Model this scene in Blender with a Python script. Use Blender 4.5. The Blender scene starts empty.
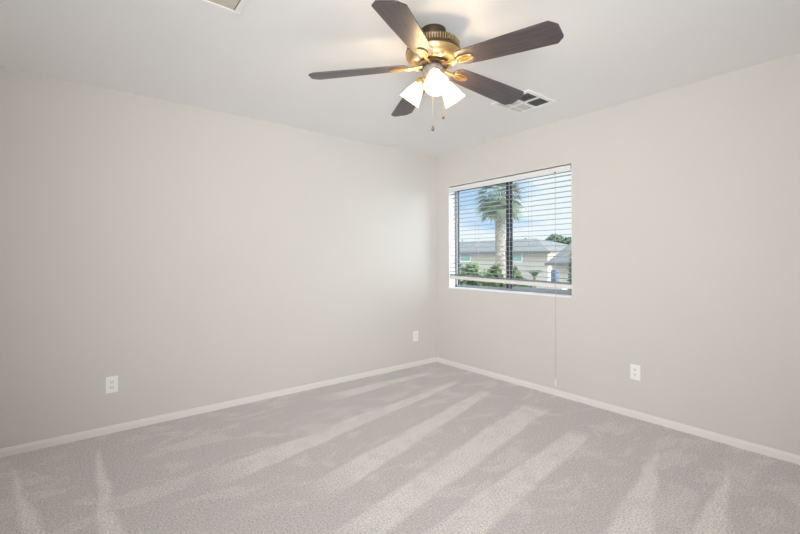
import bpy, bmesh, math, random
from mathutils import Vector, Matrix
random.seed(7)
PI = math.pi
S = bpy.context.scene
C = S.collection

# ------------------------------------------------------------------ camera
CAM_H = 1.2337
YAW = math.radians(51.6385)          # heading of the camera from +X towards +Y
cam = bpy.data.cameras.new('camera')
cam.sensor_width = 36.0
cam.lens = 409.21 / 800 * 36.0
cam.shift_y = -(267 - 257.94) / 800
cam.clip_start = 0.02
cam.clip_end = 400
co = bpy.data.objects.new('camera', cam)
C.objects.link(co)
co.matrix_world = (Matrix.Translation((0, 0, CAM_H)) @ Matrix.Rotation(YAW - PI / 2, 4, 'Z')
                   @ Matrix.Rotation(PI / 2, 4, 'X') @ Matrix.Rotation(math.radians(-0.2165), 4, 'Z'))
S.camera = co
S.view_settings.view_transform = 'Standard'
S.view_settings.look = 'None'
S.view_settings.gamma = 1
S.view_settings.use_curve_mapping = False
S.view_settings.exposure = 0.0
S.cycles.use_denoising = True
S.cycles.max_bounces = 12
S.cycles.diffuse_bounces = 8
S.cycles.transparent_max_bounces = 24
S.cycles.sample_clamp_indirect = 6.0

# ------------------------------------------------------------------ sky
SKY_HORIZON = 1.05
SKY_ZENITH = 3.2
SKY_GLOW = 9.0
w = bpy.data.worlds.new('sky')
S.world = w
w.use_nodes = True
nt = w.node_tree
nt.nodes.clear()
N = nt.nodes.new
L = nt.links.new
tc = N('ShaderNodeTexCoord')
mp = N('ShaderNodeMapping'); mp.inputs['Scale'].default_value = (2.2, 2.2, 7.0)
mp.inputs['Location'].default_value = (0.35, 0.1, 0.2)
nz = N('ShaderNodeTexNoise'); nz.inputs['Scale'].default_value = 2.3; nz.inputs['Detail'].default_value = 6
nz.inputs['Roughness'].default_value = 0.55
cr = N('ShaderNodeValToRGB')
cr.color_ramp.elements[0].position = 0.36; cr.color_ramp.elements[0].color = (0.46, 0.70, 0.97, 1)
cr.color_ramp.elements[1].position = 0.54; cr.color_ramp.elements[1].color = (0.88, 0.945, 1.0, 1)
mr = N('ShaderNodeMapRange'); mr.interpolation_type = 'SMOOTHSTEP'
mr.inputs['From Min'].default_value = 0.20; mr.inputs['From Max'].default_value = 0.6
mr.inputs['To Min'].default_value = SKY_HORIZON; mr.inputs['To Max'].default_value = SKY_ZENITH
bg = N('ShaderNodeBackground'); out = N('ShaderNodeOutputWorld')
L(tc.outputs['Generated'], mp.inputs['Vector']); L(mp.outputs[0], nz.inputs['Vector'])
sx = N('ShaderNodeSeparateXYZ')
z1 = N('ShaderNodeMath'); z1.operation = 'MULTIPLY_ADD'; z1.inputs[1].default_value = -0.9; z1.inputs[2].default_value = 0.09 + 0.475
y1 = N('ShaderNodeMath'); y1.operation = 'MULTIPLY_ADD'; y1.inputs[1].default_value = -0.8
f1 = N('ShaderNodeMath'); f1.operation = 'ADD'
L(sx.outputs['Z'], z1.inputs[0]); L(sx.outputs['Y'], y1.inputs[0]); L(z1.outputs[0], y1.inputs[2])
L(nz.outputs['Fac'], f1.inputs[0]); L(y1.outputs[0], f1.inputs[1])
L(f1.outputs[0], cr.inputs['Fac']); L(cr.outputs['Color'], bg.inputs['Color'])
L(tc.outputs['Generated'], sx.inputs[0]); L(sx.outputs['Z'], mr.inputs['Value'])
# glow added to the sky to light the left wall, well to the right of the part of the sky the window shows
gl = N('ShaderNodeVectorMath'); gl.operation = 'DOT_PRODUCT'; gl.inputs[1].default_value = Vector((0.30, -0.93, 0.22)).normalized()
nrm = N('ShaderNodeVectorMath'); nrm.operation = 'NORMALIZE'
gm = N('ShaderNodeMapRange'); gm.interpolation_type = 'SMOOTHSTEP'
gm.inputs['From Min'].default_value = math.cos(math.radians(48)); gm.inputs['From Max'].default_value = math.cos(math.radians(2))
gm.inputs['To Min'].default_value = 0.0; gm.inputs['To Max'].default_value = SKY_GLOW
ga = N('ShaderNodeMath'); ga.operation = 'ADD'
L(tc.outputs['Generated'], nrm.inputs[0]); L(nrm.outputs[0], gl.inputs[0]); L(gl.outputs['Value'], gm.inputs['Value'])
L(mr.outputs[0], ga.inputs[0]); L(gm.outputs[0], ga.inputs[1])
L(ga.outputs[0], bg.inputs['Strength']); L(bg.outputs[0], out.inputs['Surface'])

# ------------------------------------------------------------------ sun and an added fill light
sun = bpy.data.lights.new('sun', 'SUN'); sun.energy = 0.45; sun.angle = 0.05; sun.color = (1, 0.96, 0.9)
so = bpy.data.objects.new('sun', sun); C.objects.link(so)
so.rotation_euler = Vector((0.62, 0.25, -0.75)).to_track_quat('-Z', 'Y').to_euler()
so.location = (-6, -3, 9)

def area(name, loc, aim, sx_, sy_, watts, col):
    l = bpy.data.lights.new(name, 'AREA'); l.shape = 'RECTANGLE'; l.size = sx_; l.size_y = sy_
    l.energy = watts; l.color = col
    o = bpy.data.objects.new(name, l); C.objects.link(o); o.location = loc
    o.rotation_euler = (Vector(aim) - Vector(loc)).to_track_quat('-Z', 'Y').to_euler()
    return o
area('fill_light', (-0.8, -0.8, 1.1), (3.3, 3.45, 1.95), 1.6, 1.8, 77, (0.93, 0.967, 1.0)).data.spread = math.radians(92)  # unseen fill added behind the camera to brighten the room

# ------------------------------------------------------------------ material helpers
def mat(name, col, rough=0.6, metal=0.0, noise=None, bump=None, **kw):
    """noise=(scale, amount) varies the colour a little; bump=(scale, strength, distance)."""
    m = bpy.data.materials.new(name); m.use_nodes = True
    t = m.node_tree; b = t.nodes['Principled BSDF']
    b.inputs['Base Color'].default_value = (*col, 1)
    b.inputs['Roughness'].default_value = rough
    b.inputs['Metallic'].default_value = metal
    for k, v in kw.items():
        b.inputs[k].default_value = v
    c = t.nodes.new('ShaderNodeTexCoord')
    if noise:
        n = t.nodes.new('ShaderNodeTexNoise'); n.inputs['Scale'].default_value = noise[0]; n.inputs['Detail'].default_value = 4
        r = t.nodes.new('ShaderNodeValToRGB')
        a = noise[1]
        r.color_ramp.elements[0].position = 0.3; r.color_ramp.elements[1].position = 0.7
        r.color_ramp.elements[0].color = (*[max(0, x * (1 - a)) for x in col], 1)
        r.color_ramp.elements[1].color = (*[min(1, x * (1 + a)) for x in col], 1)
        t.links.new(c.outputs['Object'], n.inputs['Vector']); t.links.new(n.outputs['Fac'], r.inputs['Fac'])
        t.links.new(r.outputs['Color'], b.inputs['Base Color'])
    if bump:
        n = t.nodes.new('ShaderNodeTexNoise'); n.inputs['Scale'].default_value = bump[0]; n.inputs['Detail'].default_value = 3
        u = t.nodes.new('ShaderNodeBump'); u.inputs['Strength'].default_value = bump[1]; u.inputs['Distance'].default_value = bump[2]
        t.links.new(c.outputs['Object'], n.inputs['Vector']); t.links.new(n.outputs['Fac'], u.inputs['Height'])
        t.links.new(u.outputs['Normal'], b.inputs['Normal'])
    return m

M = {}
M['wall'] = mat('greige_paint', (0.66, 0.634, 0.602), 0.85, noise=(1.3, 0.012), bump=(55, 0.12, 0.004))
M['ceiling'] = mat('ceiling_paint', (0.86, 0.855, 0.85), 0.9, noise=(1.1, 0.01), bump=(45, 0.10, 0.004))
M['trim'] = mat('trim_paint', (0.80, 0.775, 0.74), 0.5)
M['reveal'] = mat('reveal_paint', (0.86, 0.85, 0.84), 0.7, bump=(55, 0.1, 0.003))
M['sill'] = mat('sill_white', (0.88, 0.88, 0.88), 0.35)
M['slat'] = mat('blind_slat', (0.30, 0.31, 0.315), 0.5)  # white slats darkened in colour so their undersides read as shaded
M['white_plastic'] = mat('white_plastic', (0.8, 0.79, 0.78), 0.4)
M['valance'] = mat('blind_valance', (0.80, 0.79, 0.775), 0.45)
M['cord'] = mat('cord_offwhite', (0.50, 0.47, 0.43), 0.8)
M['clip'] = mat('dark_clip', (0.08, 0.075, 0.07), 0.5)
M['frame'] = mat('dark_aluminium', (0.05, 0.056, 0.062), 0.45, 0.2)
M['frame_grey'] = mat('grey_aluminium', (0.33, 0.35, 0.37), 0.4, 0.3)
M['plate'] = mat('outlet_white', (0.90, 0.895, 0.885), 0.35)
M['slot'] = mat('outlet_slot', (0.03, 0.03, 0.03), 0.6)
M['vent'] = mat('vent_white', (0.88, 0.875, 0.86), 0.45)
M['louver'] = mat('louver_grey', (0.64, 0.635, 0.62), 0.5)
M['vent_dark'] = mat('vent_dark', (0.05, 0.052, 0.05), 0.8)
M['panel'] = mat('panel_beige', (0.62, 0.565, 0.46), 0.8, noise=(14, 0.05))
M['bronze'] = mat('antique_bronze', (0.10, 0.075, 0.045), 0.42, 0.75, noise=(20, 0.15))
M['brass'] = mat('antique_brass', (0.66, 0.47, 0.22), 0.36, 0.85, noise=(25, 0.1))
M['medallion'] = mat('shaded_brass', (0.25, 0.17, 0.085), 0.45, 0.8)  # brass darkened to stand for the shadow and gaps between the ribs
M['fin'] = mat('fin_bronze', (0.50, 0.38, 0.20), 0.42, 0.8)
M['pewter'] = mat('dull_pewter', (0.42, 0.385, 0.375), 0.45, 0.55, noise=(25, 0.08))
M['chain'] = mat('chain_brass', (0.60, 0.5, 0.34), 0.4, 0.8)
M['pendant'] = mat('pendant_dark', (0.13, 0.10, 0.07), 0.4, 0.4)
M['flange'] = mat('flange_nickel', (0.62, 0.60, 0.57), 0.4, 0.7)

def wood():
    m = bpy.data.materials.new('walnut_blade'); m.use_nodes = True
    t = m.node_tree; b = t.nodes['Principled BSDF']
    c = t.nodes.new('ShaderNodeTexCoord')
    p = t.nodes.new('ShaderNodeMapping'); p.inputs['Scale'].default_value = (2.2, 34, 8)
    n = t.nodes.new('ShaderNodeTexNoise'); n.inputs['Scale'].default_value = 3.0; n.inputs['Detail'].default_value = 7
    n.inputs['Distortion'].default_value = 0.7
    r = t.nodes.new('ShaderNodeValToRGB')
    r.color_ramp.elements[0].position = 0.3; r.color_ramp.elements[0].color = (0.036, 0.029, 0.033, 1)
    r.color_ramp.elements[1].position = 0.72; r.color_ramp.elements[1].color = (0.10, 0.078, 0.083, 1)
    t.links.new(c.outputs['Object'], p.inputs[0]); t.links.new(p.outputs[0], n.inputs['Vector'])
    t.links.new(n.outputs['Fac'], r.inputs['Fac']); t.links.new(r.outputs['Color'], b.inputs['Base Color'])
    b.inputs['Roughness'].default_value = 0.38
    b.inputs['Specular IOR Level'].default_value = 0.7
    return m
M['wood'] = wood()

def glow(name, col, strength):
    m = bpy.data.materials.new(name); m.use_nodes = True
    b = m.node_tree.nodes['Principled BSDF']
    b.inputs['Base Color'].default_value = (0.9, 0.88, 0.82, 1)
    b.inputs['Emission Color'].default_value = (*col, 1)
    b.inputs['Emission Strength'].default_value = strength
    return m
M['bulb'] = glow('lit_bulb', (1.0, 0.80, 0.55), 230.0)

def frosted():
    m = bpy.data.materials.new('frosted_glass'); m.use_nodes = True
    t = m.node_tree; b = t.nodes['Principled BSDF']; o = t.nodes['Material Output']
    b.inputs['Base Color'].default_value = (0.82, 0.76, 0.62, 1); b.inputs['Roughness'].default_value = 0.3
    tr = t.nodes.new('ShaderNodeBsdfTranslucent'); tr.inputs['Color'].default_value = (0.95, 0.89, 0.76, 1)
    mx = t.nodes.new('ShaderNodeMixShader'); mx.inputs[0].default_value = 0.3
    cl = t.nodes.new('ShaderNodeBsdfTransparent'); cl.inputs['Color'].default_value = (1, 0.95, 0.86, 1)
    m2 = t.nodes.new('ShaderNodeMixShader'); m2.inputs[0].default_value = 0.5
    t.links.new(b.outputs[0], mx.inputs[1]); t.links.new(tr.outputs[0], mx.inputs[2])
    t.links.new(mx.outputs[0], m2.inputs[1]); t.links.new(cl.outputs[0], m2.inputs[2]); t.links.new(m2.outputs[0], o.inputs['Surface'])
    return m
M['shade'] = frosted()

def clear_glass():
    m = bpy.data.materials.new('window_glass'); m.use_nodes = True
    t = m.node_tree; t.nodes.clear()
    o = t.nodes.new('ShaderNodeOutputMaterial'); g = t.nodes.new('ShaderNodeBsdfGlossy'); g.inputs['Roughness'].default_value = 0.02
    tr = t.nodes.new('ShaderNodeBsdfTransparent'); tr.inputs['Color'].default_value = (0.97, 0.985, 0.98, 1)
    f = t.nodes.new('ShaderNodeFresnel'); f.inputs['IOR'].default_value = 1.3
    mx = t.nodes.new('ShaderNodeMixShader')
    ge = t.nodes.new('ShaderNodeNewGeometry'); iv = t.nodes.new('ShaderNodeMath'); iv.operation = 'SUBTRACT'; iv.inputs[0].default_value = 1.0
    mu = t.nodes.new('ShaderNodeMath'); mu.operation = 'MULTIPLY'      # only the outer faces of the pane reflect
    t.links.new(ge.outputs['Backfacing'], iv.inputs[1]); t.links.new(iv.outputs[0], mu.inputs[0]); t.links.new(f.outputs[0], mu.inputs[1])
    t.links.new(mu.outputs[0], mx.inputs[0]); t.links.new(tr.outputs[0], mx.inputs[1]); t.links.new(g.outputs[0], mx.inputs[2])
    t.links.new(mx.outputs[0], o.inputs['Surface'])
    return m
M['glass'] = clear_glass()

# carpet: pale cut pile with the lighter strokes a vacuum cleaner left in it
STROKES = [  # start (x,y), end (x,y), half width at start, half width at end
    ((3.00, 3.25), (1.75, 3.23), 0.05, 0.11),
    ((2.95, 2.84), (0.65, 2.46), 0.05, 0.125),
    ((2.95, 2.47), (1.05, 1.97), 0.07, 0.11),
    ((2.95, 1.95), (0.90, 1.54), 0.12, 0.105),
    ((2.75, 1.47), (1.20, 1.27), 0.09, 0.12),
    ((2.88, 1.02), (1.50, 0.70), 0.025, 0.14),
    ((3.10, 0.70), (1.90, 0.53), 0.012, 0.09),
    ((0.106, 3.27), (0.125, 2.10), 0.02, 0.06),
    ((-0.30, 3.34), (-0.12, 2.2), 0.02, 0.06),
]
def carpet():
    m = bpy.data.materials.new('cut_pile_carpet'); m.use_nodes = True
    t = m.node_tree; b = t.nodes['Principled BSDF']; K = t.links.new
    def nd(ty, **k):
        n = t.nodes.new(ty)
        for a, v in k.items(): setattr(n, a, v)
        return n
    def math_(op, a, bb=None, c=None, clamp=False):
        n = nd('ShaderNodeMath', operation=op, use_clamp=clamp)
        for i, v in enumerate((a, bb, c)):
            if v is None: continue
            if isinstance(v, (int, float)): n.inputs[i].default_value = v
            else: K(v, n.inputs[i])
        return n.outputs[0]
    tcn = nd('ShaderNodeTexCoord')
    wob = nd('ShaderNodeTexNoise'); wob.inputs['Scale'].default_value = 3.2; wob.inputs['Detail'].default_value = 4
    K(tcn.outputs['Object'], wob.inputs['Vector'])
    sub = nd('ShaderNodeVectorMath', operation='SUBTRACT'); K(wob.outputs['Color'], sub.inputs[0]); sub.inputs[1].default_value = (0.5, 0.5, 0.5)
    sc = nd('ShaderNodeVectorMath', operation='SCALE'); K(sub.outputs[0], sc.inputs[0]); sc.inputs['Scale'].default_value = 0.075
    add = nd('ShaderNodeVectorMath', operation='ADD'); K(tcn.outputs['Object'], add.inputs[0]); K(sc.outputs[0], add.inputs[1])
    sp = nd('ShaderNodeSeparateXYZ'); K(add.outputs[0], sp.inputs[0])
    X_, Y_ = sp.outputs['X'], sp.outputs['Y']
    total = None
    for (ax, ay), (bx_, by_), w0, w1 in STROKES:
        dx, dy = bx_ - ax, by_ - ay; ln = math.hypot(dx, dy); dx /= ln; dy /= ln
        px = math_('SUBTRACT', X_, ax); py = math_('SUBTRACT', Y_, ay)
        s = math_('ADD', math_('MULTIPLY', px, dx), math_('MULTIPLY', py, dy))
        q = math_('ABSOLUTE', math_('SUBTRACT', math_('MULTIPLY', px, dy), math_('MULTIPLY', py, dx)))
        wd = math_('MULTIPLY_ADD', s, (w1 - w0) / ln, w0)
        across = math_('MULTIPLY', math_('SUBTRACT', wd, q), 34.0, clamp=True)
        a0 = math_('MULTIPLY_ADD', s, 8.0, 0.5, clamp=True)
        a1 = math_('MULTIPLY_ADD', math_('SUBTRACT', ln, s), 3.0, 0.4, clamp=True)
        v = math_('MULTIPLY', across, math_('MULTIPLY', a0, a1))
        total = v if total is None else math_('MAXIMUM', total, v)
    # scuffs of brushed pile between the strokes
    blot = nd('ShaderNodeTexNoise'); blot.inputs['Scale'].default_value = 3.4; blot.inputs['Detail'].default_value = 5
    blot.inputs['Roughness'].default_value = 0.6; blot.inputs['Distortion'].default_value = 0.9
    mpb = nd('ShaderNodeMapping'); mpb.inputs['Scale'].default_value = (0.8, 1.5, 1); mpb.inputs['Rotation'].default_value = (0, 0, -0.2)
    K(tcn.outputs['Object'], mpb.inputs[0]); K(mpb.outputs[0], blot.inputs['Vector'])
    bl = nd('ShaderNodeMapRange'); bl.inputs['From Min'].default_value = 0.51; bl.inputs['From Max'].default_value = 0.61
    bl.inputs['To Min'].default_value = 0.0; bl.inputs['To Max'].default_value = 0.45
    K(blot.outputs['Fac'], bl.inputs['Value'])
    brk = nd('ShaderNodeTexNoise'); brk.inputs['Scale'].default_value = 7.0; brk.inputs['Detail'].default_value = 4
    K(tcn.outputs['Object'], brk.inputs['Vector'])
    bk = nd('ShaderNodeMapRange'); bk.inputs['From Min'].default_value = 0.3; bk.inputs['From Max'].default_value = 0.55
    bk.inputs['To Min'].default_value = 0.55; bk.inputs['To Max'].default_value = 1.0
    K(brk.outputs['Fac'], bk.inputs['Value'])
    light = math_('MAXIMUM', math_('MULTIPLY', total, bk.outputs[0]), bl.outputs[0])
    fine = nd('ShaderNodeTexNoise'); fine.inputs['Scale'].default_value = 105; fine.inputs['Detail'].default_value = 6; fine.inputs['Roughness'].default_value = 0.85
    K(tcn.outputs['Object'], fine.inputs['Vector'])
    ramp = nd('ShaderNodeMixRGB'); ramp.inputs[1].default_value = (0.69, 0.66, 0.665, 1); ramp.inputs[2].default_value = (0.88, 0.86, 0.845, 1)
    K(light, ramp.inputs[0])
    fr = nd('ShaderNodeMapRange'); fr.inputs['From Min'].default_value = 0.39; fr.inputs['From Max'].default_value = 0.61
    fr.inputs['To Min'].default_value = 0.62; fr.inputs['To Max'].default_value = 1.3
    K(fine.outputs['Fac'], fr.inputs['Value'])
    vm = nd('ShaderNodeVectorMath', operation='SCALE'); K(ramp.outputs[0], vm.inputs[0]); K(fr.outputs[0], vm.inputs['Scale'])
    K(vm.outputs[0], b.inputs['Base Color'])
    b.inputs['Roughness'].default_value = 0.95; b.inputs['Specular IOR Level'].default_value = 0.15
    b.inputs['Sheen Weight'].default_value = 0.1
    bu = nd('ShaderNodeBump'); bu.inputs['Strength'].default_value = 0.55; bu.inputs['Distance'].default_value = 0.008
    K(fine.outputs['Fac'], bu.inputs['Height']); K(bu.outputs['Normal'], b.inputs['Normal'])
    return m
M['carpet'] = carpet()

# outdoors
M['gravel'] = mat('pale_concrete', (0.68, 0.66, 0.63), 0.95, noise=(1.5, 0.2))
M['stucco'] = mat('stucco', (0.47, 0.41, 0.33), 0.95, noise=(0.6, 0.05))
M['roof'] = mat('grey_roof_tile', (0.19, 0.172, 0.152), 0.9, noise=(2.0, 0.15))
M['fascia'] = mat('brown_fascia', (0.16, 0.14, 0.13), 0.8)
M['pane'] = mat('green_pane', (0.30, 0.40, 0.34), 0.2)
M['white'] = mat('white_paint', (0.75, 0.74, 0.72), 0.6)
M['garage'] = mat('garage_door', (0.62, 0.57, 0.49), 0.7)
M['utility'] = mat('blue_grey_paint', (0.10, 0.14, 0.19), 0.6)
M['leaf'] = mat('leaf_green', (0.13, 0.18, 0.06), 0.7, noise=(3, 0.35))
M['leaf_dark'] = mat('leaf_dark_green', (0.07, 0.115, 0.05), 0.7, noise=(3, 0.35))
M['frond'] = mat('palm_frond', (0.19, 0.225, 0.15), 0.6, noise=(2, 0.3))
M['dry'] = mat('dry_frond', (0.42, 0.36, 0.24), 0.9, noise=(3, 0.25))
M['trunk'] = mat('palm_trunk', (0.31, 0.27, 0.22), 0.95, noise=(5, 0.3))
M['bark'] = mat('bark', (0.2, 0.15, 0.1), 0.95)
M['wall_out'] = mat('exterior_stucco', (0.55, 0.5, 0.43), 0.95)

# ------------------------------------------------------------------ mesh helpers
def BM(): return bmesh.new()
def bx(bm, x0, x1, y0, y1, z0, z1):
    vs = [bm.verts.new((x, y, z)) for x in (x0, x1) for y in (y0, y1) for z in (z0, z1)]
    for f in ((0, 1, 3, 2), (4, 6, 7, 5), (0, 4, 5, 1), (2, 3, 7, 6), (0, 2, 6, 4), (1, 5, 7, 3)):
        bm.faces.new([vs[i] for i in f])
    return vs
def lathe(bm, prof, n=32, cx=0, cy=0, cap=False):
    rings = []
    for r, z in prof:
        if r < 1e-5: rings.append([bm.verts.new((cx, cy, z))])
        else: rings.append([bm.verts.new((cx + r * math.cos(2 * PI * k / n), cy + r * math.sin(2 * PI * k / n), z)) for k in range(n)])
    for A, B in zip(rings, rings[1:]):
        for k in range(n):
            k2 = (k + 1) % n
            if len(A) == 1 and len(B) == 1: continue
            if len(A) == 1: bm.faces.new((A[0], B[k2], B[k]))
            elif len(B) == 1: bm.faces.new((A[k], A[k2], B[0]))
            else: bm.faces.new((A[k], A[k2], B[k2], B[k]))
    return rings
def tube(bm, pts, r, n=8, close=True):
    rr = r if isinstance(r, (list, tuple)) else [r] * len(pts)
    pts = [Vector(p) for p in pts]; rings = []
    for i, p in enumerate(pts):
        d = (pts[min(i + 1, len(pts) - 1)] - pts[max(i - 1, 0)]).normalized()
        a = d.orthogonal().normalized() if i == 0 else (rings[-1][1] - d * rings[-1][1].dot(d)).normalized()
        b = d.cross(a)
        rings.append(([bm.verts.new(p + (a * math.cos(2 * PI * k / n) + b * math.sin(2 * PI * k / n)) * rr[i]) for k in range(n)], a))
    for (A, _), (B, _) in zip(rings, rings[1:]):
        for k in range(n): bm.faces.new((A[k], A[(k + 1) % n], B[(k + 1) % n], B[k]))
    if close: bm.faces.new(rings[0][0][::-1]); bm.faces.new(rings[-1][0])
def ball(bm, c, r, sub=2, s=(1, 1, 1)):
    res = bmesh.ops.create_icosphere(bm, subdivisions=sub, radius=1)
    for v in res['verts']: v.co = Vector(c) + Vector((v.co.x * r * s[0], v.co.y * r * s[1], v.co.z * r * s[2]))
def prism(bm, outline, z0, z1):
    lo = [bm.verts.new((x, y, z0)) for x, y in outline]; hi = [bm.verts.new((x, y, z1)) for x, y in outline]
    bm.faces.new(lo[::-1]); bm.faces.new(hi)
    for i in range(len(lo)):
        j = (i + 1) % len(lo); bm.faces.new((lo[i], lo[j], hi[j], hi[i]))
def obj(name, bm, m, parent=None, smooth=False, bevel=0.0, mat4=None, fix=True):
    if fix: bmesh.ops.recalc_face_normals(bm, faces=bm.faces)
    me = bpy.data.meshes.new(name); bm.to_mesh(me); bm.free()
    me.materials.append(m)
    o = bpy.data.objects.new(name, me); C.objects.link(o)
    if smooth:
        for p in me.polygons: p.use_smooth = True
        try: me.set_sharp_from_angle(angle=math.radians(40))
        except Exception: pass
    if bevel:
        b = o.modifiers.new('bevel', 'BEVEL'); b.width = bevel; b.segments = 2; b.limit_method = 'ANGLE'
    if parent: o.parent = parent
    if mat4 is not None: o.matrix_local = mat4
    return o
def tag(o, label, cat, group=None):
    o['label'] = label; o['category'] = cat
    if group: o['group'] = group
    return o
def thing(name, label, cat, loc=(0, 0, 0), rotz=0, group=None):
    o = bpy.data.objects.new(name, None); C.objects.link(o)
    o.location = loc; o.rotation_euler = (0, 0, rotz); o.empty_display_size = 0.1
    return tag(o, label, cat, group)
def struct(o):
    o['kind'] = 'structure'; return o
def copy_tree(o, parent=None):
    c = o.copy(); C.objects.link(c); c.parent = parent
    for ch in list(o.children): copy_tree(ch, c)
    return c

# ------------------------------------------------------------------ room shell
RX, RY, H = 3.3648, 3.5559, 2.44        # window wall at x = RX, left wall at y = RY
BX, BY = -1.15, -1.15                   # walls behind the camera
T = 0.14
WY0, WY1, WZ0, WZ1 = 1.853, 3.346, 0.882, 2.053   # window opening
b = BM(); bx(b, BX, RX, BY, RY, -0.12, 0); struct(obj('floor', b, M['carpet']))
b = BM(); bx(b, BX - T, RX + T, BY - T, RY + T, H, H + 0.15); struct(obj('ceiling', b, M['ceiling']))
b = BM(); bx(b, BX - T, RX + T, RY, RY + T, -0.12, H); struct(obj('wall_left', b, M['wall']))
b = BM(); bx(b, BX - T, BX, BY, RY, -0.12, H); struct(obj('wall_back', b, M['wall']))
b = BM(); bx(b, BX - T, RX + T, BY - T, BY, -0.12, H); struct(obj('wall_rear', b, M['wall']))
# window wall with a real opening
def wall_with_hole():
    b = BM()
    ys = [BY, WY0, WY1, RY]; zs = [-0.12, WZ0, WZ1, H]
    V = {}
    for xi, x in enumerate((RX, RX + T)):
        for i, y in enumerate(ys):
            for j, z in enumerate(zs): V[xi, i, j] = b.verts.new((x, y, z))
    for i in range(3):
        for j in range(3):
            if i == 1 and j == 1: continue
            b.faces.new((V[0, i, j], V[0, i, j + 1], V[0, i + 1, j + 1], V[0, i + 1, j]))
            b.faces.new((V[1, i, j], V[1, i + 1, j], V[1, i + 1, j + 1], V[1, i, j + 1]))
    for (i, j), (i2, j2) in (((1, 1), (1, 2)), ((1, 2), (2, 2)), ((2, 2), (2, 1)), ((2, 1), (1, 1))):
        b.faces.new((V[0, i, j], V[1, i, j], V[1, i2, j2], V[0, i2, j2]))
    rim = [(0, 0), (1, 0), (2, 0), (3, 0), (3, 1), (3, 2), (3, 3), (2, 3), (1, 3), (0, 3), (0, 2), (0, 1)]
    for k in range(len(rim)):
        (i, j), (i2, j2) = rim[k], rim[(k + 1) % len(rim)]
        b.faces.new((V[0, i, j], V[0, i2, j2], V[1, i2, j2], V[1, i, j]))
    return b
struct(obj('wall_right', wall_with_hole(), M['wall']))
# baseboards with a stepped, eased top
def baseboard(name, along, a0, a1):
    prof = [(0, 0), (0.013, 0), (0.013, 0.034), (0.010, 0.040), (0.008, 0.046), (0.004, 0.052), (0, 0.052)]
    b = BM(); ends = []
    for a in (a0, a1):
        if along == 'x': ends.append([b.verts.new((a, RY - d, z)) for d, z in prof])
        else: ends.append([b.verts.new((RX - d, a, z)) for d, z in prof])
    n = len(prof)
    for k in range(n): b.faces.new((ends[0][k], ends[0][(k + 1) % n], ends[1][(k + 1) % n], ends[1][k]))
    b.faces.new(ends[0]); b.faces.new(ends[1][::-1])
    struct(obj(name, b, M['trim']))
baseboard('baseboard_left', 'x', BX, RX - 0.013)
baseboard('baseboard_right', 'y', BY, RY)

# ------------------------------------------------------------------ window
win = thing('window_1', 'aluminium sliding window with a dark centre mullion set deep in the right wall', 'window', (RX, 2.6, WZ0))
struct(win)
wl = lambda x, y, z: (x - RX, y - 2.6, z - WZ0)
def wbox(name, m, x0, x1, y0, y1, z0, z1, par=win, bev=0.0):
    b = BM(); bx(b, x0 - RX, x1 - RX, y0 - 2.6, y1 - 2.6, z0 - WZ0, z1 - WZ0)
    return obj(name, b, m, par, bevel=bev)
# painted lining of the recess
b = BM(); e = 0.004
for (y0, y1, z0, z1) in ((WY0, WY0 + e, WZ0, WZ1), (WY1 - e, WY1, WZ0, WZ1), (WY0, WY1, WZ1 - e, WZ1)):
    bx(b, 0.001, T, y0 - 2.6, y1 - 2.6, z0 - WZ0, z1 - WZ0)
obj('reveal', b, M['reveal'], win)
wbox('sill', M['sill'], RX - 0.006, RX + T, WY0 + 0.0005, WY1 - 0.0005, WZ0, WZ0 + 0.014, bev=0.002)
FX0, FX1 = RX + 0.100, RX + 0.135
zb = WZ0 + 0.014
# outer frame: head, jambs, bottom track
wbox('head_frame', M['frame_grey'], FX0, FX1, WY0 + e, WY1 - e, WZ1 - 0.035, WZ1 - e)
wbox('jamb_frame', M['frame_grey'], FX0, FX1, WY1 - 0.034, WY1 - e, zb, WZ1 - 0.035)
wbox('jamb_frame', M['frame_grey'], FX0, FX1, WY0 + e, WY0 + 0.030, zb, WZ1 - 0.035)
wbox('bottom_track', M['frame_grey'], FX0, FX1, WY0 + e, WY1 - e, zb, zb + 0.020)
# fixed sash (left) and sliding sash (right), each with its meeting stile and glass
def sash(y0, y1, xa, rail, stile_l, stile_r):
    b = BM()
    X0, X1 = xa - RX, xa + 0.014 - RX
    z0, z1 = zb + 0.020 - WZ0, WZ1 - 0.035 - WZ0
    bx(b, X0, X1, y0 - 2.6, y0 - 2.6 + stile_r, z0, z1); bx(b, X0, X1, y1 - 2.6 - stile_l, y1 - 2.6, z0, z1)
    bx(b, X0, X1, y0 - 2.6 + stile_r, y1 - 2.6 - stile_l, z1 - 0.016, z1)
    o = obj('sash', b, M['frame'], win)
    r = wbox('bottom_rail', M['frame_grey'], xa, xa + 0.014, y0 + stile_r, y1 - stile_l, zb + 0.020, zb + 0.020 + rail, o)
    g = BM(); bx(g, X0 + 0.005, X0 + 0.009, y0 - 2.6 + stile_r, y1 - 2.6 - stile_l, z0 + rail, z1 - 0.016)
    obj('glass_pane', g, M['glass'], o)
sash(2.598, WY1 - 0.034, RX + 0.118, 0.006, 0.010, 0.034)
sash(WY0 + 0.030, 2.575, RX + 0.102, 0.024, 0.028, 0.012)
b = BM(); bx(b, 0.098, 0.102, 2.560 - 2.6, 2.572 - 2.6, 0.55, 0.63); obj('latch', b, M['frame_grey'], win)

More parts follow.
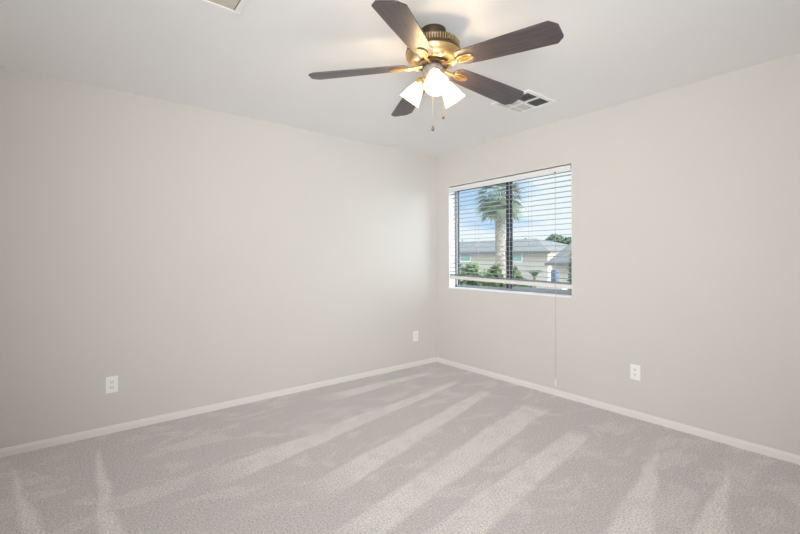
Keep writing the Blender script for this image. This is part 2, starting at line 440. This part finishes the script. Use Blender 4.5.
# ------------------------------------------------------------------ ceiling fan
FXc, FYc = 1.4905, 1.5916
fan = thing('ceiling_fan', 'five-blade ceiling fan with walnut blades, brass motor and three lit frosted shades', 'ceiling fan', (FXc, FYc, H))
Z = lambda z: z - H
b = BM()
lathe(b, [(0, Z(2.44)), (0.066, Z(2.44)), (0.068, Z(2.425)), (0.065, Z(2.40)), (0.060, Z(2.385)), (0.060, Z(2.372)), (0, Z(2.372))], 40)
obj('canopy', b, M['bronze'], fan, True)
b = BM()
lathe(b, [(0, Z(2.3780)), (0.095, Z(2.3780)), (0.120, Z(2.3740)), (0.133, Z(2.3660)), (0.137, Z(2.3600)), (0.134, Z(2.3560)), (0.134, Z(2.3280)),
          (0.143, Z(2.3250)), (0.147, Z(2.3190)), (0.147, Z(2.3100)), (0.110, Z(2.3080)), (0, Z(2.3080))], 56)
mh = obj('motor_housing', b, M['bronze'], fan, True)
b = BM()
for k in range(64):                     # cooling fins around the band
    a = 2 * PI * k / 64
    vs = bx(b, 0.1335, 0.1405, -0.0019, 0.0019, Z(2.3300), Z(2.3600))
    for v in vs:
        x, y = v.co.x, v.co.y; v.co.x = x * math.cos(a) - y * math.sin(a); v.co.y = x * math.sin(a) + y * math.cos(a)
obj('vent_band', b, M['fin'], mh)
b = BM()
lathe(b, [(0.110, Z(2.3085)), (0.1465, Z(2.3095)), (0.145, Z(2.3000)), (0.138, Z(2.2860)), (0.124, Z(2.2730)), (0.108, Z(2.2690)), (0.098, Z(2.2670)), (0.094, Z(2.2630)), (0, Z(2.2630))], 56)
obj('motor_bowl', b, M['brass'], fan, True)
b = BM()
lathe(b, [(0, Z(2.2635)), (0.080, Z(2.2635)), (0.082, Z(2.2600)), (0.082, Z(2.2520)), (0.078, Z(2.2490)), (0, Z(2.2490))], 40)
obj('flywheel', b, M['bronze'], fan, True)
b = BM()
lathe(b, [(0, Z(2.2500)), (0.046, Z(2.2500)), (0.052, Z(2.2440)), (0.055, Z(2.2340)), (0.055, Z(2.2150)), (0.052, Z(2.204)), (0.046, Z(2.194)), (0.036, Z(2.184)), (0.020, Z(2.176)), (0.012, Z(2.164)), (0, Z(2.162))], 40)
sw = obj('switch_housing', b, M['pewter'], fan, True)
for a in (0.6, 2.7, 4.8):
    b = BM(); ball(b, (0.0545 * math.cos(a), 0.0545 * math.sin(a), Z(2.222)), 0.0045, 2)
    obj('screw', b, M['flange'], sw, True)

# blade outline in local x (outwards) and y (to the left seen from above), root rounded, tip with eased clipped corners
def blade_outline():
    r0, r1 = 0.135, 0.660
    w0, w1 = 0.055, 0.0755
    pts = []
    def hw(x): return w0 + (w1 - w0) * min(1, (x - r0) / 0.42)
    for k in range(9):                  # rounded root
        a = PI / 2 + PI * k / 8
        pts.append((r0 + 0.034 + 0.034 * math.cos(a), w0 * math.sin(a)))
    pts += [(0.30, -hw(0.30)), (0.45, -hw(0.45)), (0.625, -0.0755), (0.632, -0.073), (0.659, -0.046), (0.663, -0.037),
            (0.663, 0.037), (0.659, 0.046), (0.632, 0.073), (0.625, 0.0755), (0.45, hw(0.45)), (0.30, hw(0.30))]
    return pts
PITCH = math.radians(-12)
BZ = 2.256                              # blade height at the axis; blades droop a little outwards
DROOP = math.radians(3.9)
def make_blade():
    b = BM(); prism(b, blade_outline(), -0.003, 0.003)
    o = obj('blade', b, M['wood'], fan, bevel=0.0012)
    # blade iron: an arm from the flywheel, widening to an oval medallion under the blade with a raised rim and ribs
    i = BM()
    up = 2.2535 - BZ
    tube(i, [(0.060, 0, up), (0.085, 0, up - 0.003), (0.108, 0, -0.008), (0.128, 0, -0.009), (0.150, 0, -0.0095)], [0.009, 0.008, 0.0075, 0.0085, 0.007], 10)
    el = lambda a, k: (0.188 + 0.048 * k * math.cos(a), 0.0235 * k * math.sin(a))
    q = BM(); prism(q, [el(2 * PI * k / 28, 0.98) for k in range(28)], -0.0062, -0.0032)
    obj('medallion', q, M['medallion'], o)
    tube(i, [(*el(2 * PI * k / 28, 0.92), -0.0075) for k in range(29)], 0.0032, 6, False)
    for y in (-0.0055, 0.0055):
        tube(i, [(0.148, y * 0.7, -0.0085), (0.188, y, -0.010), (0.230, y * 0.7, -0.0085)], 0.0038, 6)
    ir = obj('blade_iron', i, M['brass'], o, True)
    return o
PH0 = 4.93947
proto_blade = make_blade()
for k in range(5):
    o = proto_blade if k == 0 else copy_tree(proto_blade, fan)
    o.matrix_local = Matrix.Translation((0, 0, BZ - H)) @ Matrix.Rotation(PH0 + k * 2 * PI / 5, 4, 'Z') @ Matrix.Rotation(DROOP, 4, 'Y') @ Matrix.Rotation(PITCH, 4, 'X')
# round bosses under the bowl between the irons
for k in range(5):
    a = PH0 + (k + 0.5) * 2 * PI / 5
    b = BM()
    lathe(b, [(0, Z(2.275)), (0.017, Z(2.275)), (0.017, Z(2.259)), (0.013, Z(2.256)), (0.007, Z(2.255)), (0.006, Z(2.258)), (0, Z(2.258))], 18,
          0.106 * math.cos(a), 0.106 * math.sin(a))
    obj('boss', b, M['flange'], fan, True)

# light kit: arm, fitter, bell shade with bulb, three times round
TILT = math.radians(51)
def make_light():
    a = BM()
    tube(a, [(0.024, 0, Z(2.194)), (0.046, 0, Z(2.199)), (0.060, 0, Z(2.197)), (0.069, 0, Z(2.190)), (0.074, 0, Z(2.182))], 0.0085, 10)
    ax = Vector((math.cos(TILT), 0, -math.sin(TILT)))
    rot = Vector((0, 0, 1)).rotation_difference(ax).to_matrix().to_4x4()
    base = Vector((0.068, 0, Z(2.189)))
    Mx = Matrix.Translation(base) @ rot
    f = BM(); lathe(f, [(0, -0.008), (0.018, -0.006), (0.027, 0.002), (0.031, 0.012), (0.031, 0.024), (0.028, 0.024), (0.028, 0.012), (0.010, 0.010), (0.010, 0.030), (0, 0.030)], 28)
    bmesh.ops.transform(f, matrix=Mx, verts=f.verts)
    me = bpy.data.meshes.new('t'); f.to_mesh(me); f.free(); a.from_mesh(me); bpy.data.meshes.remove(me)
    arm = obj('light_arm', a, M['brass'], fan, True)
    s = BM()
    outer = [(0.0268, 0.010), (0.0275, 0.022), (0.030, 0.034), (0.036, 0.052), (0.043, 0.070), (0.048, 0.088), (0.052, 0.104), (0.058, 0.118), (0.063, 0.126)]
    inner = [(r - 0.003, z) for r, z in outer][::-1]
    lathe(s, outer + inner, 36)
    bmesh.ops.transform(s, matrix=Mx, verts=s.verts)
    sh = obj('lamp_shade', s, M['shade'], arm, True)
    u = BM(); lathe(u, [(0.0, 0.022), (0.012, 0.022), (0.013, 0.040), (0.020, 0.056), (0.0255, 0.070), (0.0265, 0.080), (0.023, 0.092), (0.013, 0.101), (0, 0.104)], 24)
    bmesh.ops.transform(u, matrix=Mx, verts=u.verts)
    obj('light_bulb', u, M['bulb'], arm, True)
    return arm
LA0 = YAW + PI + math.radians(1)
proto_light = make_light()
for k in range(3):
    o = proto_light if k == 0 else copy_tree(proto_light, fan)
    o.rotation_euler = (0, 0, LA0 + k * 2 * PI / 3)

fw = Vector((math.cos(YAW), math.sin(YAW), 0)); rt = Vector((math.sin(YAW), -math.cos(YAW), 0))
def pull_chain(off_r, off_f, ztop, zend):
    p = rt * off_r + fw * off_f
    b = BM(); tube(b, [(p.x * 0.9, p.y * 0.9, Z(ztop)), (p.x, p.y, Z(ztop - 0.02)), (p.x, p.y, Z(zend + 0.025))], 0.0011, 6)
    n = int((ztop - zend - 0.03) / 0.012)
    for k in range(n): ball(b, (p.x, p.y, Z(ztop - 0.02 - k * 0.012)), 0.0019, 1)
    o = obj('pull_chain', b, M['chain'], fan, True)
    q = BM(); lathe(q, [(0, Z(zend + 0.028)), (0.004, Z(zend + 0.026)), (0.0055, Z(zend + 0.018)), (0.0075, Z(zend + 0.010)), (0.0075, Z(zend + 0.003)), (0.005, Z(zend)), (0, Z(zend))], 14, p.x, p.y)
    obj('pendant', q, M['pendant'], o, True)
pull_chain(-0.006, -0.025, 2.150, 1.900)
pull_chain(0.053, 0.012, 2.165, 1.975)

# ------------------------------------------------------------------ blind
BXc = RX + 0.034                        # centre line of the slats
blind = thing('window_blind', 'white two-inch slat blind hung in the window with its slats open', 'window blind', (BXc, 2.6, WZ1 - 0.006))
BL0, BL1 = WY0 + 0.010, WY1 - 0.010
def bl(v): return (v[0] - BXc, v[1] - 2.6, v[2] - (WZ1 - 0.006))
zo = WZ1 - 0.006
b = BM(); bx(b, -0.022, 0.028, BL0 - 2.6, BL1 - 2.6, 1.998 - zo, 2.034 - zo); obj('headrail', b, M['slat'], blind)
b = BM()
prof = [(-0.039, 1.984), (-0.030, 1.984), (-0.026, 1.990), (-0.026, 2.036), (-0.037, 2.036), (-0.040, 2.030), (-0.038, 2.022), (-0.038, 1.998), (-0.041, 1.992)]
e0 = [b.verts.new((x, BL0 - 2.6 - 0.002, z - zo)) for x, z in prof]; e1 = [b.verts.new((x, BL1 - 2.6 + 0.002, z - zo)) for x, z in prof]
for k in range(len(prof)): b.faces.new((e0[k], e0[(k + 1) % len(prof)], e1[(k + 1) % len(prof)], e1[k]))
b.faces.new(e0); b.faces.new(e1[::-1])
obj('valance', b, M['valance'], blind)
# thin dark strip at the right end of the headrail
b = BM(); bx(b, -0.036, 0.030, WY0 + 0.0045 - 2.6, WY0 + 0.0075 - 2.6, 2.000 - zo, 2.040 - zo); obj('end_strip', b, M['clip'], blind)
def make_slat():
    b = BM(); n = 6; up, dn = [], []
    for k in range(n + 1):
        x = -0.025 + 0.05 * k / n; c = 0.0022 * (1 - (x / 0.025) ** 2)
        up.append((x, c + 0.0015)); dn.append((x, c - 0.0012))
    prof = up + dn[::-1]
    y0, y1 = BL0 - 2.6, BL1 - 2.6
    e0 = [b.verts.new((x, y0, z)) for x, z in prof]; e1 = [b.verts.new((x, y1, z)) for x, z in prof]
    m_ = len(prof)
    for k in range(m_): b.faces.new((e0[k], e0[(k + 1) % m_], e1[(k + 1) % m_], e1[k]))
    b.faces.new(e0); b.faces.new(e1[::-1])
    return obj('slat', b, M['slat'], blind)
NS, NSTACK = 20, 2                      # open slats, then the spare ones lying on the bottom rail
ZT, ZBc = 1.957, 0.994                  # first slat; middle of the bottom rail at the window's centre
TIPR = 0.036 / 1.49                     # the bottom hangs lower at the right
proto_slat = make_slat()
for k in range(NS + NSTACK):
    o = proto_slat if k == 0 else copy_tree(proto_slat, blind)
    zs = ZBc + 0.0205 + 0.0050 * NSTACK
    if k < NS:
        f = k / NS
        z = ZT + (zs + 0.036 - ZT) * (k / (NS - 1)); rx_ = TIPR * f ** 2; ry_ = math.radians(-2.0)
    else:
        z = zs - 0.0050 * (k - NS); rx_ = TIPR; ry_ = 0
    o.matrix_local = Matrix.Translation((0, 0, z - zo)) @ Matrix.Rotation(rx_, 4, 'X') @ Matrix.Rotation(ry_, 4, 'Y')
b = BM(); bx(b, -0.025, 0.025, BL0 - 2.6, BL1 - 2.6, -0.019, 0.019)
br = obj('bottom_rail', b, M['valance'], blind, bevel=0.004); br.matrix_local = Matrix.Translation((0, 0, ZBc - zo)) @ Matrix.Rotation(TIPR, 4, 'X')
for y in (2.29, 2.95):
    b = BM()
    for x in (-0.0268, 0.0268):
        tube(b, [(x, y - 2.6, 1.998 - zo), (x, y - 2.6, ZBc - zo + TIPR * (y - 2.6))], 0.0011, 5)
    obj('ladder_cord', b, M['cord'], blind)
b = BM()
cy_ = 2.003 - 2.6; cx_ = -0.0435
tube(b, [(cx_ + 0.006, cy_, 1.992 - zo), (cx_, cy_, 1.97 - zo), (cx_ - 0.001, cy_, 0.95 - zo), (cx_ - 0.001, cy_ + 0.001, 0.15 - zo)], 0.0017, 6)
lc = obj('lift_cord', b, M['cord'], blind, True)
b = BM(); lathe(b, [(0, 0.160 - zo), (0.003, 0.158 - zo), (0.005, 0.140 - zo), (0.008, 0.100 - zo), (0.008, 0.086 - zo), (0.005, 0.083 - zo), (0, 0.083 - zo)], 14, cx_ - 0.001, cy_ + 0.001)
obj('tassel', b, M['white_plastic'], lc, True)
b = BM(); bx(b, cx_ - 0.002, cx_ + 0.006, cy_ - 0.008, cy_ + 0.008, 1.988 - zo, 1.996 - zo); obj('cord_lock', b, M['clip'], blind)

# ------------------------------------------------------------------ outlets
def outlet(name, label, loc, rotz):
    """Local frame: plate faces -Y, sits on y = 0, centred on x and z."""
    t = thing(name, label, 'wall outlet', loc, rotz, 'wall outlets')
    b = BM(); bx(b, -0.036, 0.036, -0.006, 0.0, -0.0585, 0.0585); obj('cover_plate', b, M['plate'], t, bevel=0.0025)
    for s in (1, -1):
        b = BM(); pts = []
        for k in range(24):
            a = 2 * PI * k / 24; pts.append((0.0175 * max(-0.86, min(0.86, math.cos(a))) , 0.0145 * math.sin(a)))
        lo = [b.verts.new((x, -0.0055, z + s * 0.0195)) for x, z in pts]; hi = [b.verts.new((x, -0.0085, z + s * 0.0195)) for x, z in pts]
        b.faces.new(lo); b.faces.new(hi[::-1])
        for i in range(24): b.faces.new((lo[i], lo[(i + 1) % 24], hi[(i + 1) % 24], hi[i]))
        r = obj('receptacle', b, M['plate'], t)
        q = BM()
        bx(q, -0.0082, -0.0054, -0.0089, -0.0084, s * 0.0195 - 0.001, s * 0.0195 + 0.008)
        bx(q, 0.0054, 0.0082, -0.0089, -0.0084, s * 0.0195 - 0.001, s * 0.0195 + 0.008)
        bx(q, -0.0028, 0.0028, -0.0089, -0.0084, s * 0.0195 - 0.0095, s * 0.0195 - 0.0045)
        obj('slot', q, M['slot'], r)
    b = BM(); ball(b, (0, -0.006, 0), 0.003, 2, (1, 0.5, 1)); obj('screw', b, M['plate'], t, True)
    return t
outlet('wall_outlet', 'white duplex wall outlet on the left wall near the left edge of the photo', (0.197, RY, 0.342), 0)
outlet('wall_outlet', 'white duplex wall outlet low on the left wall close to the corner', (3.036, RY, 0.342), 0)
outlet('wall_outlet', 'white duplex wall outlet on the right wall, right of the hanging blind cord', (RX, 1.3436, 0.350), -PI / 2)

# ------------------------------------------------------------------ ceiling vent
VX0, VX1, VY0, VY1 = 2.545, 2.905, 1.722, 2.062
vent = thing('ceiling_vent', 'square white ceiling vent with four louvred quarters behind the fan blade tip', 'ceiling vent', ((VX0 + VX1) / 2, (VY0 + VY1) / 2, H))
vx, vy = (VX1 - VX0) / 2, (VY1 - VY0) / 2
b = BM()
for (x0, x1, y0, y1) in ((-vx, vx, -vy, -vy + 0.030), (-vx, vx, vy - 0.030, vy), (-vx, -vx + 0.030, -vy + 0.030, vy - 0.030), (vx - 0.030, vx, -vy + 0.030, vy - 0.030)):
    bx(b, x0, x1, y0, y1, -0.013, -0.0005)
obj('frame', b, M['vent'], vent, bevel=0.003)
b = BM(); bx(b, -vx + 0.030, vx - 0.030, -0.009, 0.009, -0.010, -0.0008); bx(b, -0.008, 0.008, -vy + 0.030, vy - 0.030, -0.0105, -0.0008)
bx(b, -vx + 0.03, vx - 0.03, vy / 2 + 0.004, vy / 2 + 0.014, -0.010, -0.0008)
obj('divider', b, M['vent'], vent)
b = BM(); bx(b, -vx + 0.028, vx - 0.028, -vy + 0.028, vy - 0.028, -0.0012, -0.0004); obj('duct_shadow', b, M['vent_dark'], vent)
def bank(x0, x1, y0, y1, tilt, m=9):
    b = BM()
    for k in range(m):
        y = y0 + (y1 - y0) * (k + 0.5) / m; hw_ = (y1 - y0) / m * 0.50
        dy, dz = hw_ * math.cos(tilt), 0.0042
        s = 1 if tilt >= 0 else -1
        p = [(y - hw_ * 0.66, -0.0052 - s * 0.0038), (y + hw_ * 0.66, -0.0052 + s * 0.0038)]
        vs = []
        for x in (x0, x1):
            for (yy, zz) in p:
                vs += [b.verts.new((x, yy, zz - 0.0005)), b.verts.new((x, yy, zz + 0.0005))]
        A, B_, Cc, D, E_, F, G, Hh = vs
        for f in ((A, Cc, D, B_), (E_, F, Hh, G), (A, E_, G, Cc), (B_, D, Hh, F), (A, B_, F, E_), (Cc, G, Hh, D)): b.faces.new(f)
    obj('louver_bank', b, M['louver'], vent)
g = 0.010
for (x0, x1) in ((-vx + 0.032, -g), (g, vx - 0.032)):
    bank(x0, x1, -vy + 0.032, -g, 1)
    bank(x0, x1, g, vy - 0.032, -1, 10)

# ------------------------------------------------------------------ framed panel in the ceiling at the top edge of the photo
pan = thing('ceiling_panel', 'beige panel in a white frame on the ceiling, cut by the top edge left of the fan', 'ceiling panel', (0.30, 1.75, H))
b = BM(); bx(b, -0.30, 0.303, -0.297, 0.297, -0.004, -0.0004); obj('panel', b, M['panel'], pan)
b = BM()
for (x0, x1, y0, y1) in ((-0.335, 0.335, 0.300, 0.330), (-0.335, 0.335, -0.330, -0.300), (-0.335, -0.303, -0.300, 0.300), (0.305, 0.335, -0.300, 0.300)):
    bx(b, x0, x1, y0, y1, -0.008, -0.0004)
obj('frame', b, M['ceiling'], pan, bevel=0.002)
b = BM(); bx(b, 0.3005, 0.3035, -0.298, 0.298, -0.0062, -0.003); obj('seal', b, M['fascia'], pan)

# ------------------------------------------------------------------ outdoors
GZ = -1.6
b = BM(); bx(b, RX + T + 0.02, 120, -60, 110, GZ - 0.2, GZ); struct(obj('ground', b, M['gravel']))

def leaf_cloud(bm, c, rad, n, size, seed):
    rnd = random.Random(seed)
    for _ in range(n):
        while True:
            p = Vector((rnd.uniform(-1, 1), rnd.uniform(-1, 1), rnd.uniform(-1, 1)))
            if 0.35 < p.length < 1: break
        lump = 0.82 + 0.18 * math.sin(5 * p.x + seed) * math.cos(4 * p.y + 2 * p.z)
        q = Vector(c) + Vector((p.x * rad[0], p.y * rad[1], p.z * rad[2])) * lump
        d = Vector((rnd.gauss(0, 1), rnd.gauss(0, 1), rnd.gauss(0, 1))).normalized(); a = d.orthogonal().normalized(); s = size * rnd.uniform(0.6, 1.3)
        bm.faces.new([bm.verts.new(q - d * s), bm.verts.new(q + a * s * 0.45), bm.verts.new(q + d * s), bm.verts.new(q - a * s * 0.45)])
def shrub(name, label, cat, x, y, z0, z1, rx, ry, m, seed, group, n=900, size=0.11, trunk=0.1):
    t = thing(name, label, cat, (x, y, z0), 0, group)
    b = BM(); h = z1 - z0
    leaf_cloud(b, (0, 0, h * (0.5 + trunk / 2)), (rx, ry, h * (0.5 - trunk / 2)), n, size, seed)
    obj('foliage', b, m, t, fix=False)
    b = BM(); rnd = random.Random(seed)
    for k in range(4):
        a = 2 * PI * k / 4 + 0.5
        tube(b, [(0.03 * math.cos(a), 0.03 * math.sin(a), 0), (rx * 0.35 * math.cos(a), ry * 0.35 * math.sin(a), h * 0.45), (rx * 0.55 * math.cos(a), ry * 0.55 * math.sin(a), h * 0.75)], [0.05, 0.035, 0.015], 6)
    obj('stem', b, M['bark'], t, True)
    return t

# palm
palm = thing('palm_tree', 'tall palm tree with a cross-hatched trunk outside the window', 'palm tree', (18, 14.0, GZ))
b = BM(); n = 20; rows = 60; rings = []
TH = 4.35 - GZ
for j in range(rows + 1):
    z = TH * j / rows; r0 = 0.235 + 0.05 * max(0, 1 - z / 1.0) + 0.03 * max(0, (z - TH + 1.2))
    rings.append([b.verts.new(((r0 + (0.035 if (j + k) % 2 else -0.01)) * math.cos(2 * PI * k / n), (r0 + (0.035 if (j + k) % 2 else -0.01)) * math.sin(2 * PI * k / n), z)) for k in range(n)])
for A, B_ in zip(rings, rings[1:]):
    for k in range(n): b.faces.new((A[k], A[(k + 1) % n], B_[(k + 1) % n], B_[k]))
b.faces.new(rings[-1])
obj('trunk', b, M['trunk'], palm)
def frond(bm, base, az, el, ln, droop, fan_w, rnd):
    d = Vector((math.cos(az) * math.cos(el), math.sin(az) * math.cos(el), math.sin(el)))
    side = Vector((-math.sin(az), math.cos(az), 0))
    p = Vector(base); pts = [p.copy()]
    for k in range(5):
        p = p + d * ln / 5; d = (d + Vector((0, 0, -droop))).normalized(); pts.append(p.copy())
    tube(bm, pts[:4], [0.022, 0.018, 0.014, 0.01], 5)
    hub = pts[3]; ax = (pts[5] - pts[2]).normalized()
    for k in range(11):                 # fan of narrow blades
        a = (k - 5) / 5 * 1.15
        dd = (ax * math.cos(a) + side * math.sin(a)).normalized()
        l = fan_w * (1 - 0.25 * abs(a)) * rnd.uniform(0.85, 1.1)
        nrm = dd.cross(ax.cross(side)).normalized()
        q1 = hub + dd * l * 0.55; q2 = hub + dd * l + Vector((0, 0, -0.16 * l - droop * 0.2))
        w_ = 0.05
        bm.faces.new([bm.verts.new(hub), bm.verts.new(q1 + nrm * w_), bm.verts.new(q2), bm.verts.new(q1 - nrm * w_)])
rnd = random.Random(3); b = BM(); dd_ = BM()
for k in range(64):
    az = k * 2.39996; el = 1.35 - 1.9 * (k / 64)
    frond(b, (0.1 * math.cos(az), 0.1 * math.sin(az), TH - 0.15 + 0.35 * (1 - k / 64)), az, el, rnd.uniform(0.95, 1.25), 0.22, rnd.uniform(0.75, 0.95), rnd)
obj('crown', b, M['frond'], palm, fix=False)
for k in range(16):
    az = k * 2.39996 + 0.4
    frond(dd_, (0.2 * math.cos(az), 0.2 * math.sin(az), TH - 0.35), az, -0.5 - 0.03 * k, rnd.uniform(0.5, 0.7), 0.2, 0.45, rnd)
obj('dry_skirt', dd_, M['dry'], palm, fix=False)

# house across the street
def slab_roof(bm, pts_lo, pts_hi, th=0.12):
    pass
house = thing('house', 'long stucco house with a grey tiled roof across the street outside the window', 'house', (31, 26, GZ))
def hb(name, m, x0, x1, y0, y1, z0, z1, par=house):
    b = BM(); bx(b, x0 - 31, x1 - 31, y0 - 26, y1 - 26, z0 - GZ, z1 - GZ); return obj(name, b, m, par)
EZ = 1.72
hb('wall', M['stucco'], 30.0, 39.0, 18.6, 36.0, GZ, EZ)
hx = lambda x, y, z: (x - 31, y - 26, z - GZ)
b = BM()
lo = [hx(29.6, 18.2, EZ), hx(39.4, 18.2, EZ), hx(39.4, 36.4, EZ), hx(29.6, 36.4, EZ)]
hi = [hx(34.5, 22.6, 3.05), hx(34.5, 32.0, 3.05)]
V = [b.verts.new(p) for p in lo + hi]
for f in ((0, 4, 5, 3), (0, 1, 4), (1, 2, 5, 4), (2, 3, 5), (0, 3, 2, 1)): b.faces.new([V[i] for i in f])
obj('roof', b, M['roof'], house)
hb('fascia', M['fascia'], 29.52, 29.60, 18.1, 36.5, EZ - 0.18, EZ + 0.03)
for (y0, y1) in ((20.95, 22.55), (26.8, 28.2), (32.2, 33.4)):
    f = hb('window_frame', M['white'], 29.94, 30.0, y0, y1, 0.82, 1.60)
    hb('pane', M['pane'], 29.91, 29.939, y0 + 0.1, y1 - 0.1, 0.90, 1.52, f)
# garage wing in front of it
gar = thing('garage', 'lower stucco garage with a sloping grey roof at the right of the window view', 'garage', (27, 13, GZ))
def gb(name, m, x0, x1, y0, y1, z0, z1, par=gar):
    b = BM(); bx(b, x0 - 27, x1 - 27, y0 - 13, y1 - 13, z0 - GZ, z1 - GZ); return obj(name, b, m, par)
gb('wall', M['stucco'], 24.3, 29.7, 8.2, 14.75, GZ, 0.86)
b = BM(); gx = lambda x, y, z: (x - 27, y - 13, z - GZ)
lo = [gx(23.9, 7.8, 0.86), gx(29.9, 7.8, 0.86), gx(29.9, 14.95, 0.86), gx(23.9, 14.95, 0.86)]
hi = [gx(26.4, 11.6, 2.05), gx(26.4, 14.3, 2.45)]
V = [b.verts.new(p) for p in lo + hi]
for f in ((0, 4, 5, 3), (0, 1, 4), (1, 2, 5, 4), (2, 3, 5), (0, 3, 2, 1)): b.faces.new([V[i] for i in f])
obj('roof', b, M['roof'], gar)
gb('fascia', M['fascia'], 23.82, 23.90, 7.7, 15.0, 0.70, 0.88)
gb('garage_door', M['garage'], 24.24, 24.3, 9.0, 13.0, GZ, 0.4)
# blue-grey post on its low plinth
ut = thing('utility_post', 'blue-grey post on a long low plinth outside near the right end of the window', 'utility post', (20, 11.98, GZ))
b = BM(); bx(b, -0.12, 0.12, -0.16, 0.16, 1.52, 2.16); obj('post', b, M['utility'], ut, bevel=0.02)
b = BM(); bx(b, -0.3, 0.3, -0.62, 0.62, 1.28, 1.52); obj('plinth', b, M['utility'], ut, bevel=0.02)
b = BM(); bx(b, -0.25, 0.25, -0.55, 0.55, 0, 1.28); obj('base', b, M['stucco'], ut)

G1 = 'shrubs in the yard outside the window'
shrub('shrub', 'leafy green shrub outside at the lower left of the window', 'shrub', 14, 12.75, GZ, 1.20, 0.95, 0.95, M['leaf'], 1, G1, 2600, 0.12)
shrub('shrub', 'leafy green shrub outside just left of the palm trunk', 'shrub', 14, 11.25, GZ, 1.12, 0.62, 0.62, M['leaf'], 2, G1, 2200, 0.12)
shrub('shrub', 'dark green shrub outside just right of the window mullion', 'shrub', 14, 10.15, GZ, 1.0, 0.5, 0.5, M['leaf'], 3, G1, 1800, 0.11)
shrub('shrub', 'low dark green shrub outside between the mullion and the blue-grey post', 'shrub', 13.2, 9.0, GZ, 0.5, 0.42, 0.42, M['leaf_dark'], 4, G1, 1200)
G2 = 'trees behind the houses'
shrub('tree', 'broad green tree rising behind the garage roof at the right end of the window', 'tree', 44, 25.6, GZ, 4.1, 2.8, 2.9, M['leaf_dark'], 5, G2, 4200, 0.26, 0.2)
shrub('tree', 'small round tree showing over the long roof right of the mullion', 'tree', 46, 31.2, GZ, 3.9, 1.7, 1.7, M['leaf_dark'], 6, G2, 2200, 0.26, 0.2)
shrub('shrub', 'slim dark green shrub outside hard against the right edge of the window', 'shrub', 15, 8.16, GZ, 1.75, 0.24, 0.24, M['leaf_dark'], 7, G1, 1400, 0.1)
shrub('tree', 'pale tree above the left end of the long roof', 'tree', 44, 41.5, GZ, 4.0, 1.8, 2.0, M['leaf'], 8, G2, 1600, 0.26, 0.2)
# spiky plant between the shrub and the post
ag = thing('spiky_plant', 'dark spiky plant with arching leaves outside right of the mullion', 'plant', (14, 9.25, GZ))
b = BM(); rnd = random.Random(9)
for k in range(26):
    az = k * 2.39996; ln = rnd.uniform(0.35, 0.6)
    d = Vector((math.cos(az), math.sin(az), 0)); s = Vector((-math.sin(az), math.cos(az), 0)); up_ = Vector((0, 0, 1))
    p0 = up_ * 2.05; p1 = p0 + d * ln * 0.5 + up_ * 0.28; p2 = p0 + d * ln + up_ * 0.16
    b.faces.new([b.verts.new(p0 - s * 0.03), b.verts.new(p0 + s * 0.03), b.verts.new(p1 + s * 0.028), b.verts.new(p1 - s * 0.028)])
    b.faces.new([b.verts.new(p1 - s * 0.028), b.verts.new(p1 + s * 0.028), b.verts.new(p2)])
obj('leaf_rosette', b, M['leaf_dark'], ag, fix=False)
b = BM(); tube(b, [(0, 0, 0), (0.04, 0, 1.0), (0, 0, 2.1)], [0.09, 0.07, 0.06], 8); obj('trunk', b, M['bark'], ag, True)
